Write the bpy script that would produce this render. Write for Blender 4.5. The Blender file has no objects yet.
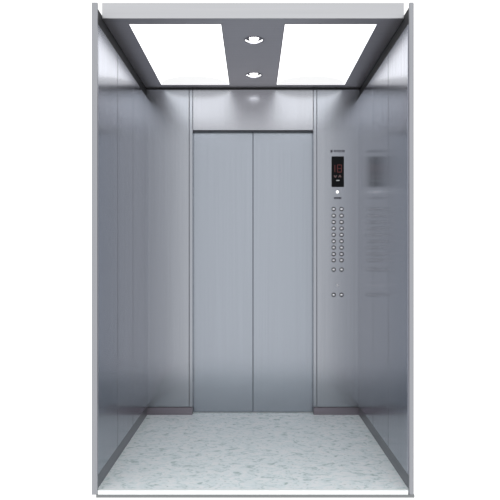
import bpy, bmesh, math
from mathutils import Vector

SC = bpy.context.scene
COL = SC.collection
S = 206.7            # pixels per metre at the cab's open front plane
D = 2.83             # camera distance to that plane
EYE = 233.0 / S      # eye height above the finished floor
RB = .676            # scale at the door-side wall of the cab
YB = D * (1 / RB - 1)        # depth of that wall
YD = D * (1 / .667 - 1)      # depth of the sliding doors

# ---------------------------------------------------------------- camera
cam = bpy.data.cameras.new('camera')
cam.sensor_width = 36
cam.lens = S * D / 500 * 36
cam.shift_x = -.006
cam.shift_y = .014
co = bpy.data.objects.new('camera', cam)
COL.objects.link(co)
co.location = (0, -D, EYE)
co.rotation_euler = (math.pi / 2, 0, 0)
SC.camera = co

# ---------------------------------------------------------------- world and exposure
w = bpy.data.worlds.new('world')
SC.world = w
w.use_nodes = True
w.node_tree.nodes['Background'].inputs[0].default_value = (1, 1, 1, 1)
w.node_tree.nodes['Background'].inputs[1].default_value = 1.25
SC.view_settings.view_transform = 'Standard'
SC.view_settings.look = 'None'
SC.view_settings.exposure = 0
SC.view_settings.gamma = 1
SC.view_settings.use_curve_mapping = False
LIGHT_PANEL = 1.6


# ---------------------------------------------------------------- materials
def new_mat(name):
    m = bpy.data.materials.new(name)
    m.use_nodes = True
    nt = m.node_tree
    return m, nt, nt.nodes['Principled BSDF']


def brushed(name, color, rough=.24, aniso=.5, tangent=(1, 1, 0), grain=(90, 90, .8), amount=.05, metal=1.0):
    m, nt, b = new_mat(name)
    N, L = nt.nodes, nt.links
    tc = N.new('ShaderNodeTexCoord')
    mp = N.new('ShaderNodeMapping')
    mp.inputs['Scale'].default_value = grain
    L.new(tc.outputs['Object'], mp.inputs['Vector'])
    nz = N.new('ShaderNodeTexNoise')
    nz.inputs['Scale'].default_value = 1
    nz.inputs['Detail'].default_value = 3
    L.new(mp.outputs[0], nz.inputs['Vector'])
    mr = N.new('ShaderNodeMapRange')
    mr.inputs['From Min'].default_value = .3
    mr.inputs['From Max'].default_value = .7
    mr.inputs['To Min'].default_value = 1 - amount
    mr.inputs['To Max'].default_value = 1 + amount
    L.new(nz.outputs['Fac'], mr.inputs['Value'])
    vm = N.new('ShaderNodeVectorMath')
    vm.operation = 'SCALE'
    vm.inputs[0].default_value = color
    L.new(mr.outputs[0], vm.inputs['Scale'])
    L.new(vm.outputs[0], b.inputs['Base Color'])
    b.inputs['Metallic'].default_value = metal
    b.inputs['Roughness'].default_value = rough
    b.inputs['Anisotropic'].default_value = aniso
    c = N.new('ShaderNodeCombineXYZ')
    for i in range(3):
        c.inputs[i].default_value = tangent[i]
    L.new(c.outputs[0], b.inputs['Tangent'])
    return m


def plain(name, color, rough=.5, metal=0, emit=0):
    m, nt, b = new_mat(name)
    b.inputs['Base Color'].default_value = (*color, 1)
    b.inputs['Roughness'].default_value = rough
    b.inputs['Metallic'].default_value = metal
    if emit:
        b.inputs['Emission Color'].default_value = (*color, 1)
        b.inputs['Emission Strength'].default_value = emit
    return m


M_SIDE = brushed('brushed_side_steel', (.362, .374, .423), .21, .5, amount=.09)
M_DOOR = brushed('brushed_door_steel', (.322, .350, .394), .26, .4, amount=.02)
M_HEADER = brushed('brushed_header_steel', (.372, .382, .412), .24, .4, amount=.03)
M_RETURN = brushed('brushed_return_steel', (.345, .362, .396), .24, .4, amount=.03)
M_JAMB = brushed('satin_aluminium_edge', (.33, .338, .362), .35, .2, amount=.02)
M_LIP = brushed('satin_fascia_metal', (.49, .495, .515), .35, .2, (0, 0, 1), (1, 60, 60), .03)
M_CEIL = brushed('brushed_ceiling_steel', (.52, .505, .53), .45, .2, (0, 1, 0), (1.2, 80, 80), .04)
M_KICK = brushed('dark_kick_plate_steel', (.25, .225, .255), .35, .2, (0, 0, 1), (1, 60, 60), .08)
M_SIDEKICK = brushed('dark_side_kick_plate', (.18, .18, .20), .35, .2, (0, 0, 1), (60, 1, 60), .12)
M_BLACK = plain('black_shadow_gap', (.012, .012, .014), .6)
M_GROOVE = plain('seam_gasket', (.13, .135, .15), .6)
M_BASE_SHADE = plain('grey_base_plate', (.20, .21, .215), .6)  # shadow below the front floor edge, put into a dark grey colour
M_SILL = plain('white_floor_nosing', (.88, .92, .92), .4)
M_DIFF = plain('white_light_diffuser', (1, 1, 1), .5, 0, LIGHT_PANEL)
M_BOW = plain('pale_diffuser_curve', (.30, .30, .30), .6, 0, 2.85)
M_CAP = plain('steel_button_cap', (.80, .80, .83), .3, .6)
M_RING = plain('dark_button_ring', (.025, .025, .03), .5)
M_GLASS = plain('black_display_glass', (.004, .005, .006), .5)
M_GLASS.node_tree.nodes['Principled BSDF'].inputs['Specular IOR Level'].default_value = .12
M_RED = plain('dim_red_segments', (.09, .012, .012), .5, 0, .15)
M_GREYSEG = plain('grey_display_marks', (.16, .10, .10), .5, 0, .2)
M_PALESEG = plain('pale_display_mark', (.4, .43, .43), .5, 0, .35)
M_INK = plain('dark_print', (.03, .03, .05), .5)
M_LED = plain('white_indicator', (1, 1, 1), .4, 0, 1.1)
M_LAMP = plain('lamp_bulb_glow', (1, 1, 1), .4, 0, 6)
M_CONE = plain('white_lamp_reflector', (.97, .97, .97), .35)
M_GIMBAL = plain('black_lamp_cavity', (.015, .015, .02), .4)
M_CHROME = plain('satin_rim', (.22, .22, .25), .35, 1)


def marble():
    m, nt, b = new_mat('pale_green_marble_vinyl')
    N, L = nt.nodes, nt.links
    tc = N.new('ShaderNodeTexCoord')
    mp = N.new('ShaderNodeMapping')
    mp.inputs['Scale'].default_value = (13, 19, 1)
    mp.inputs['Rotation'].default_value = (0, 0, math.radians(-14))
    L.new(tc.outputs['Object'], mp.inputs['Vector'])
    n1 = N.new('ShaderNodeTexNoise')
    n1.inputs['Scale'].default_value = 1.3
    n1.inputs['Detail'].default_value = 6
    n1.inputs['Roughness'].default_value = .62
    n1.inputs['Distortion'].default_value = 1.2
    L.new(mp.outputs[0], n1.inputs['Vector'])
    r1 = N.new('ShaderNodeValToRGB')
    e = r1.color_ramp.elements
    e[0].position = .30
    e[0].color = (.42, .54, .53, 1)
    e[1].position = .60
    e[1].color = (.95, .99, 1, 1)
    k = e.new(.46)
    k.color = (.83, .92, .94, 1)
    L.new(n1.outputs['Fac'], r1.inputs['Fac'])
    # small darker flecks
    n2 = N.new('ShaderNodeTexNoise')
    n2.inputs['Scale'].default_value = 3.4
    n2.inputs['Detail'].default_value = 4
    L.new(mp.outputs[0], n2.inputs['Vector'])
    r2 = N.new('ShaderNodeMapRange')
    r2.inputs['From Min'].default_value = .60
    r2.inputs['From Max'].default_value = .74
    L.new(n2.outputs['Fac'], r2.inputs['Value'])
    mx = N.new('ShaderNodeMix')
    mx.data_type = 'RGBA'
    mx.inputs['B'].default_value = (.40, .49, .47, 1)
    L.new(r1.outputs['Color'], mx.inputs['A'])
    ml = N.new('ShaderNodeMath')
    ml.operation = 'MULTIPLY'
    ml.inputs[1].default_value = .9
    L.new(r2.outputs[0], ml.inputs[0])
    L.new(ml.outputs[0], mx.inputs['Factor'])
    L.new(mx.outputs['Result'], b.inputs['Base Color'])
    b.inputs['Roughness'].default_value = .28
    return m


M_FLOOR = marble()


# ---------------------------------------------------------------- helpers
def z_(h):
    """height in front-plane pixels above eye level -> metres"""
    return EYE + h / S


def box(bm, a, b):
    x0, y0, z0 = a
    x1, y1, z1 = b
    x0, x1 = min(x0, x1), max(x0, x1)
    y0, y1 = min(y0, y1), max(y0, y1)
    z0, z1 = min(z0, z1), max(z0, z1)
    v = [bm.verts.new(p) for p in ((x0, y0, z0), (x1, y0, z0), (x1, y1, z0), (x0, y1, z0),
                                   (x0, y0, z1), (x1, y0, z1), (x1, y1, z1), (x0, y1, z1))]
    for f in ((3, 2, 1, 0), (4, 5, 6, 7), (0, 1, 5, 4), (1, 2, 6, 5), (2, 3, 7, 6), (3, 0, 4, 7)):
        bm.faces.new([v[i] for i in f])


def prism(bm, pts, y0, y1):
    """outline in (x, z), extruded from y0 (front) to y1"""
    a = [bm.verts.new((x, y0, z)) for x, z in pts]
    b = [bm.verts.new((x, y1, z)) for x, z in pts]
    n = len(pts)
    bm.faces.new(a)
    bm.faces.new(b[::-1])
    for i in range(n):
        bm.faces.new((a[i], b[i], b[(i + 1) % n], a[(i + 1) % n]))


def lathe(bm, prof, c, axis='z', n=40, closed=False):
    """prof: list of (radius, offset); revolve about an axis through c"""
    rings = []
    for r, o in prof:
        ring = []
        if r < 1e-6:
            p = (c[0], c[1], c[2] + o) if axis == 'z' else (c[0], c[1] + o, c[2])
            ring = [bm.verts.new(p)]
        else:
            for i in range(n):
                t = 2 * math.pi * i / n
                if axis == 'z':
                    p = (c[0] + r * math.cos(t), c[1] + r * math.sin(t), c[2] + o)
                else:
                    p = (c[0] + r * math.cos(t), c[1] + o, c[2] + r * math.sin(t))
                ring.append(bm.verts.new(p))
        rings.append(ring)
    pairs = list(zip(rings, rings[1:]))
    if closed:
        pairs.append((rings[-1], rings[0]))
    for a, b in pairs:
        for i in range(n):
            j = (i + 1) % n
            if len(a) == 1 and len(b) == 1:
                continue
            if len(a) == 1:
                bm.faces.new((a[0], b[i], b[j]))
            elif len(b) == 1:
                bm.faces.new((a[i], b[0], a[j]))
            else:
                bm.faces.new((a[i], b[i], b[j], a[j]))


def finish(name, bm, mat, parent=None, bevel=0, smooth=False, mats=None):
    bmesh.ops.recalc_face_normals(bm, faces=bm.faces[:])
    me = bpy.data.meshes.new(name)
    bm.to_mesh(me)
    bm.free()
    for m in (mats or [mat]):
        me.materials.append(m)
    o = bpy.data.objects.new(name, me)
    COL.objects.link(o)
    if parent:
        o.parent = parent
        o.matrix_parent_inverse.identity()
        # vertices were given in the parent's own frame
    if bevel:
        md = o.modifiers.new('bevel', 'BEVEL')
        md.width = bevel
        md.segments = 2
        md.limit_method = 'ANGLE'
    if smooth:
        for p in me.polygons:
            p.use_smooth = True
        me.set_sharp_from_angle(angle=math.radians(40))
    return o


def struct(name, bm, mat, label, cat, bevel=0, mats=None):
    o = finish(name, bm, mat, None, bevel, mats=mats)
    o['kind'] = 'structure'
    o['label'] = label
    o['category'] = cat
    return o


def thing(name, label, cat, loc, group=None):
    o = bpy.data.objects.new(name, None)
    o.empty_display_size = .05
    COL.objects.link(o)
    o.location = loc
    o['label'] = label
    o['category'] = cat
    if group:
        o['group'] = group
    return o


def dup(root, loc, label):
    r = root.copy()
    COL.objects.link(r)
    r.location = loc
    r['label'] = label
    for ch in root.children:
        c = ch.copy()
        COL.objects.link(c)
        c.parent = r
        for g in ch.children:
            d = g.copy()
            COL.objects.link(d)
            d.parent = c
    return r


# ---------------------------------------------------------------- key dimensions (metres)
XW = 155 / S          # wall lining face
XK = 156.1 / S        # recessed kick plate face
XR = 159.2 / S        # back of the linings
XO = 161.0 / S        # outer skin
Z_TOP = z_(254)       # top of the walls
Z_LIN = z_(233)       # top of the steel lining, shadow gap above
Z_KICK = z_(-217.5)     # top of the kick plates
Z_CEIL = z_(250.5)    # underside of the ceiling panel
Z_CTOP = z_(266.8)
Y_CF = D * (1 / .952 - 1)    # front of the ceiling panel
XOPEN = 60.4 / .672 / S      # half width of the door opening

# ---------------------------------------------------------------- floor
bm = bmesh.new()
box(bm, (-XR, .012, -.02), (XR, YD + .05, 0))
struct('floor', bm, M_FLOOR, 'pale green-grey marbled floor of the lift cab', 'floor')
bm = bmesh.new()
box(bm, (-XW, -.006, -.021), (XW, .012, 0.0005))
struct('trim_1', bm, M_SILL, 'white edge along the front of the marbled floor', 'floor trim', .001)
bm = bmesh.new()
box(bm, (-XO + .022, -.008, -.034), (XO, YD + .05, -.021))  # solid strip in place of the shadow line below the floor edge
struct('trim_2', bm, M_BASE_SHADE, 'thin dark grey base plate under the white floor edge', 'floor trim')

# ---------------------------------------------------------------- side walls
SEAMS = [.415, .826, 1.237]
for sgn, side in ((-1, 'left'), (1, 'right')):
    bm = bmesh.new()
    ys = [0.006] + SEAMS + [YB]
    for i in range(len(ys) - 1):
        g0 = .004 if i else 0
        g1 = .004 if i < len(ys) - 2 else 0
        box(bm, (sgn * XW, ys[i] + g0, Z_KICK), (sgn * (XR - .002), ys[i + 1] - g1, Z_LIN))
    o = struct('wall_' + side, bm, M_SIDE, 'brushed steel %s wall panels of the lift cab' % side, 'wall', .0006)
    bm = bmesh.new()
    box(bm, (sgn * (XR - .002), .006, -.02), (sgn * XO, YD + .05, Z_TOP))
    s = finish('outer_skin', bm, M_BLACK, o)
    s['label'] = 'black strip above the wall panels'
    bm = bmesh.new()
    box(bm, (sgn * XK, .006, 0), (sgn * (XR - .002), YB, Z_KICK - .0015))
    struct('baseboard_' + side, bm, M_SIDEKICK, 'dark recessed kick plate along the foot of the %s wall' % side, 'baseboard')

# bright vertical front edges of the side walls
bm = bmesh.new()
box(bm, (-155.3 / S, -.006, -.021), (-161 / S, .006, Z_TOP))
struct('trim_3', bm, M_JAMB, 'light satin metal edge on the front of the left wall', 'edge trim', .0012)
bm = bmesh.new()
box(bm, (156 / S, -.006, -.021), (160.2 / S, .006, Z_TOP))
struct('trim_4', bm, M_JAMB, 'light satin metal edge on the front of the right wall', 'edge trim', .0012)

# ---------------------------------------------------------------- door-side wall: returns, header, doors
XJ = 63.9 / RB / S     # seam between return plate and jamb strip
XE = 60.4 / RB / S     # edge of the door opening
ZRT = z_(247.6)        # top of return plates
ZHB = z_((257 - 130.0) / RB)   # underside of the header
ZRK = z_((257 - 407) / RB)
for sgn, side in ((-1, 'left'), (1, 'right')):
    bm = bmesh.new()
    box(bm, (sgn * (XJ + .0016), YB, ZRK), (sgn * (XW + .015), YB + .045, ZRT))
    struct('wall_back_' + side, bm, M_RETURN, 'brushed steel wall panel %s of the sliding doors' % side, 'wall', .0015)
    bm = bmesh.new()
    box(bm, (sgn * XE, YB, ZRK), (sgn * (XJ - .0016), YB + .052, ZRT))
    struct('trim_%d' % (5 if sgn < 0 else 6), bm, M_RETURN,
           'narrow steel strip at the %s edge of the door opening' % side, 'door trim', .002)
    bm = bmesh.new()
    box(bm, (sgn * (XJ - .0016), YB + .004, ZRK), (sgn * (XJ + .0016), YB + .03, ZRT))
    struct('trim_%d' % (7 if sgn < 0 else 8), bm, M_GROOVE,
           'dark vertical seam between the %s wall panel and door strip' % side, 'seam')
    bm = bmesh.new()
    box(bm, (sgn * (XE + .001), YB - .010, 0), (sgn * (XK + .005), YB + .04, ZRK - .001))
    struct('baseboard_back_' + side, bm, M_KICK,
           'dark kick plate at the foot of the panel %s of the doors' % side, 'baseboard', .001)
# header
bm = bmesh.new()
box(bm, (-XE + .0022, YB + .001, ZHB), (XE - .0022, YB + .045, ZRT))
struct('wall_back_top', bm, M_HEADER, 'brushed steel header panel above the sliding doors', 'wall', .0015)
# dark soffit strip under the header and dark gap above it
bm = bmesh.new()
box(bm, (-XE + .0005, YB + .012, ZHB - .003), (XE - .0005, YB + .05, ZHB + .001))
struct('trim_9', bm, M_GROOVE, 'dark line under the header above the doors', 'seam')
bm = bmesh.new()
box(bm, (-XO, YB + .01, ZRT), (XO, YB + .05, Z_TOP + .03))
struct('trim_10', bm, M_BLACK, 'black gap between the back wall and the ceiling panel', 'gap')
bm = bmesh.new()
box(bm, (-XE + .0022, YB + .02, ZHB), (-XE - .001, YB + .04, ZRT))
box(bm, (XE - .0022, YB + .02, ZHB), (XE + .001, YB + .04, ZRT))
struct('trim_11', bm, M_GROOVE, 'dark seams at both ends of the header panel', 'seam')

# doors
for sgn, n, side in ((-1, 1, 'left'), (1, 2, 'right')):
    bm = bmesh.new()
    box(bm, (sgn * .0012, YD, .003), (sgn * (XE + .03), YD + .03, ZHB + .03))
    struct('door_%d' % n, bm, M_DOOR, 'brushed steel sliding lift door, %s leaf' % side, 'door', .0022)
bm = bmesh.new()
box(bm, (-.004, YD + .02, .001), (.004, YD + .032, ZHB + .03))
struct('trim_12', bm, M_GROOVE, 'dark rubber seal between the two door leaves', 'seam')
bm = bmesh.new()
box(bm, (-XO, YD + .034, -.02), (XO, YD + .044, Z_TOP))  # unseen slab added to stop light leaking in around the doors
struct('wall_shaft', bm, M_BLACK, 'dark surface behind the closed lift doors', 'wall')

# ---------------------------------------------------------------- ceiling panel with openings
XC = 158.4 / S
LX0, LX1 = 33.6 / S, 134.2 / S
LY0 = D * (1 / .931 - 1)
LY1 = D * (1 / .686 - 1)
SPOTS = [(1.0 / .866 / S, D * (1 / ((257 - 40.2) / 250.5) - 1)), (.9 / .727 / S, D * (1 / ((257 - 75.2) / 250.5) - 1))]
R_SP = 11.0 / S
bm = bmesh.new()


def loop(pts):
    vs = [bm.verts.new((x, y, Z_CEIL)) for x, y in pts]
    return [bm.edges.new((vs[i], vs[(i + 1) % len(vs)])) for i in range(len(vs))]


edges = loop([(-XC, Y_CF), (XC, Y_CF), (XC, YB + .005), (-XC, YB + .005)])
inner = []
for s in (-1, 1):
    inner += loop([(s * LX0, LY0), (s * LX1, LY0), (s * LX1, LY1), (s * LX0, LY1)])
for cx, cy in SPOTS:
    inner += loop([(cx + R_SP * math.cos(2 * math.pi * i / 40), cy + R_SP * math.sin(2 * math.pi * i / 40))
                   for i in range(40)])
bmesh.ops.triangle_fill(bm, edges=edges + inner, use_beauty=True)
# give the sheet its thickness
r = bmesh.ops.extrude_face_region(bm, geom=bm.faces[:])
for v in [g for g in r['geom'] if isinstance(g, bmesh.types.BMVert)]:
    v.co.z += .006
ceil = struct('ceiling', bm, M_CEIL, 'suspended grey steel ceiling panel with two square lights', 'ceiling')
bm = bmesh.new()
box(bm, (-XC - .0005, Y_CF - .002, Z_CEIL - .0005), (XC + .0005, Y_CF + .003, Z_CTOP))
f = finish('fascia', bm, M_LIP, ceil, .001)
f['label'] = 'light satin front edge of the ceiling panel'
bm = bmesh.new()
box(bm, (-XC, Y_CF + .003, Z_CTOP - .006), (XC, YB + .005, Z_CTOP - .001))
for s in (-1, 1):
    box(bm, (s * XC, Y_CF + .003, Z_CEIL + .006), (s * (XC - .002), YB + .005, Z_CTOP - .006))
finish('casing', bm, M_BLACK, ceil)  # unseen black top and sides, added to block world light from above

# ---------------------------------------------------------------- square ceiling lights
lcx, lcy = (LX0 + LX1) / 2, (LY0 + LY1) / 2
hx, hy = (LX1 - LX0) / 2, (LY1 - LY0) / 2


def make_light():
    t = thing('ceiling_light', 'large white square light panel in the ceiling, left of the two downlights',
              'ceiling light', (-lcx, lcy, Z_CEIL), 'square ceiling light panels')
    bm = bmesh.new()
    fw = .004
    for (a, b, c, d) in ((-hx, -hy, hx, -hy + fw), (-hx, hy - fw, hx, hy), (-hx, -hy + fw, -hx + fw, hy - fw),
                         (hx - fw, -hy + fw, hx, hy - fw)):
        box(bm, (a + .0002, b + .0002, -.0015), (c - .0002, d - .0002, .018))
    f = finish('light_frame', bm, M_CHROME, t)
    f['label'] = 'thin steel rim around the light panel'
    bm = bmesh.new()
    box(bm, (-hx + fw, -hy + fw, .003), (hx - fw, hy - fw, .018))
    df = finish('diffuser', bm, M_DIFF, t)
    # flat crescent with weaker emission at the far end of the diffuser
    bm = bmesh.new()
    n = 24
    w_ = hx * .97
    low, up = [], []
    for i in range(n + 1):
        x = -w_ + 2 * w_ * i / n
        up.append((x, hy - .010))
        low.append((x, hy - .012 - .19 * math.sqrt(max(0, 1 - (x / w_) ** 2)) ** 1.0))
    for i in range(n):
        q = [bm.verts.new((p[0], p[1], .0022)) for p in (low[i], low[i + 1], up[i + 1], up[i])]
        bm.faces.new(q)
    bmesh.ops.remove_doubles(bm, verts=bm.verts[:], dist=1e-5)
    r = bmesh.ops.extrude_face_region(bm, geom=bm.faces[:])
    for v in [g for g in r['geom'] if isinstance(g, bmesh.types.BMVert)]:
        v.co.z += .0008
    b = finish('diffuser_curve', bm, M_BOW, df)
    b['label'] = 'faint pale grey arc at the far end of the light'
    return t


L1 = make_light()
dup(L1, (lcx, lcy, Z_CEIL), 'large white square light panel in the ceiling, right of the two downlights')


# ---------------------------------------------------------------- round downlights
def make_spot():
    t = thing('downlight', 'small round recessed downlight nearer the open front of the cab',
              'downlight', (SPOTS[0][0], SPOTS[0][1], Z_CEIL), 'round downlights in the ceiling')
    R = R_SP
    bm = bmesh.new()
    lathe(bm, [(R + .003, -.0005), (R + .003, -.002), (R - .003, -.002), (R - .003, .004), (R - .0005, .004), (R - .0005, -.0005)],
          (0, 0, 0), closed=True)
    finish('rim', bm, M_CHROME, t, smooth=True)
    bm = bmesh.new()
    lathe(bm, [(R - .003, .002), (R * .88, .010), (R * .88 + .002, .010), (R - .001, .004)], (0, 0, 0), closed=True)
    rf = finish('reflector', bm, M_CONE, t, smooth=True)
    rf['label'] = 'white lower cone of the downlight'
    bm = bmesh.new()
    lathe(bm, [(R * .88 + .001, .010), (R * .86, .060), (0, .060), (0, .063), (R * .90, .063), (R * .88 + .003, .010)], (0, 0, 0))
    finish('cavity', bm, M_GIMBAL, t, smooth=True)
    bm = bmesh.new()
    prof = [(0, -.004)] + [(R * .50 * math.sin(a), .010 - .014 * math.cos(a)) for a in
                          [math.pi / 2 * k / 7 for k in range(1, 8)]] + [(R * .50, .024), (R * .3, .060), (0, .060)]
    lathe(bm, prof, (0, 0, 0))
    finish('bulb', bm, M_LAMP, t, smooth=True)
    return t


sp = make_spot()
dup(sp, (SPOTS[1][0], SPOTS[1][1], Z_CEIL), 'small round recessed downlight nearer the doors')


# ---------------------------------------------------------------- control panel on the right return plate
K = RB * S


def X(px):
    return (px - 253) / K


def Z(py):
    return EYE + (257 - py) / K


PX, PZ = X(337.6), Z(225)
cp = thing('control_panel', 'lift control panel with black display above two columns of round buttons', 'control panel',
           (PX, YB, PZ))


def lx(px):
    return X(px) - PX


def lz(py):
    return Z(py) - PZ


# display
bm = bmesh.new()
x0, x1, z0, z1 = lx(331.5), lx(343.9), lz(187), lz(156.4)
rr = .006
pts = []
for cx, cz, a0 in ((x1 - rr, z1 - rr, 0), (x0 + rr, z1 - rr, 90), (x0 + rr, z0 + rr, 180), (x1 - rr, z0 + rr, 270)):
    for k in range(5):
        a = math.radians(a0 + 22.5 * k)
        pts.append((cx + rr * math.cos(a), cz + rr * math.sin(a)))
prism(bm, pts[::-1], -.004, 0)
disp = finish('display', bm, M_GLASS, cp, .0012)
disp['label'] = 'tall black display window'


def strokes(name, segs, mat, parent, y=-.0043, t=.0009):
    """segs: list of ((px0, py0), (px1, py1), width_px)"""
    bm = bmesh.new()
    for (a, b, wd) in segs:
        p = Vector((lx(a[0]), lz(a[1])))
        q = Vector((lx(b[0]), lz(b[1])))
        d = (q - p)
        d.normalize()
        n = Vector((-d.y, d.x)) * (wd / K / 2)
        prism(bm, [tuple(p + n), tuple(q + n), tuple(q - n), tuple(p - n)], y - t / 2, y + t / 2)
    return finish(name, bm, mat, parent)


# dim red floor number: two seven-segment figures
def seg7(cx, cy, hw, hh, on):
    T = {'a': ((-hw, -hh), (hw, -hh)), 'b': ((hw, -hh), (hw, 0)), 'c': ((hw, 0), (hw, hh)), 'd': ((-hw, hh), (hw, hh)),
         'e': ((-hw, 0), (-hw, hh)), 'f': ((-hw, -hh), (-hw, 0)), 'g': ((-hw, 0), (hw, 0))}
    return [((cx + T[s][0][0], cy + T[s][0][1]), (cx + T[s][1][0], cy + T[s][1][1]), .8) for s in on]


strokes('digit', seg7(333.4, 168.6, 1.4, 3.6, 'bc'), M_RED, disp)
strokes('digit', seg7(339.4, 168.6, 2.0, 3.6, 'abcdefg'), M_RED, disp)
strokes('arrow', [((334.0, 175.4), (335.3, 177.6), .8), ((336.6, 175.4), (335.3, 177.6), .8)], M_GREYSEG, disp)
strokes('arrow', [((338.6, 177.4), (339.8, 175.2), .8), ((341.0, 177.4), (339.8, 175.2), .8)], M_GREYSEG, disp)
strokes('display_mark', [((336.2, 180.5), (339.4, 180.5), .9)], M_PALESEG, disp)

# dark printed lettering above the display, too small to read: a logo blob and short strokes
b = []
for px in (331.5,):
    b += [((px - .55, 149.9), (px - .55, 152.6), .9), ((px + .55, 149.7), (px + .55, 152.6), .9), ((px - .6, 151.2), (px + .6, 151.2), .8)]
for px in (334.6, 336.1, 338.0, 339.5, 341.1, 342.9, 344.2):
    b += [((px - .4, 150.2), (px - .4, 152), .7), ((px - .5, 150.3), (px + .6, 150.3), .6), ((px - .5, 151.9), (px + .6, 151.9), .6)]
strokes('lettering', b, M_INK, cp, -.0004, .0008)['label'] = 'small dark printed lettering above the display'
b = []
for px in (334.9, 336.8, 338.7, 340.5):
    b += [((px - .55, 197.0), (px - .55, 199.1), .65), ((px + .5, 197.0), (px + .5, 199.1), .65),
          ((px - .6, 198.0), (px + .6, 198.0), .45)]
strokes('lettering', b, M_INK, cp, -.0004, .0008)['label'] = 'short dark printed word under the white indicator'

# white indicator
bm = bmesh.new()
lathe(bm, [(0, -.006), (.006, -.0055), (.0095, -.0035), (.0105, 0), (0, 0)], (lx(337.4), 0, lz(191.9)), 'y', 28)
finish('indicator_lamp', bm, M_LED, cp, smooth=True)['label'] = 'round white lit indicator under the display'
# key switch
bm = bmesh.new()
lathe(bm, [(0, -.004), (.006, -.004), (.008, -.002), (.0085, 0), (0, 0)], (lx(337.4), 0, lz(285.4)), 'y', 24)
finish('key_switch', bm, M_CAP, cp, smooth=True)['label'] = 'pale round lock between the button columns and bottom pair'

# buttons
rows = [209.1, 215.7, 222.1, 228.5, 234.8, 241.3, 247.6, 254.1, 260.3, 269.6, 294.8]
first = None
for iy, py in enumerate(rows):
    for ix, px in enumerate((333.7, 341.6)):
        if first is None:
            bm = bmesh.new()
            lathe(bm, [(0, -.003), (.0148, -.0028), (.0156, 0), (0, 0)], (0, 0, 0), 'y', 32)
            ring = finish('button', bm, M_RING, cp, smooth=True)
            bm = bmesh.new()
            lathe(bm, [(0, -.0058), (.0070, -.0054), (.0102, -.0036), (.0107, 0), (0, 0)], (0, 0, 0), 'y', 32)
            cap = finish('button_cap', bm, M_CAP, ring, smooth=True)
            cap.scale = (1, 1, .72)  # flattened so the bright cap takes the shape of an oval highlight
            cap['label'] = 'bright steel cap of the button'
            ring.location = (lx(px), 0, lz(py))
            first = (ring, cap)
        else:
            r = first[0].copy()
            COL.objects.link(r)
            r.parent = cp
            r.location = (lx(px), 0, lz(py))
            c = first[1].copy()
            COL.objects.link(c)
            c.parent = r
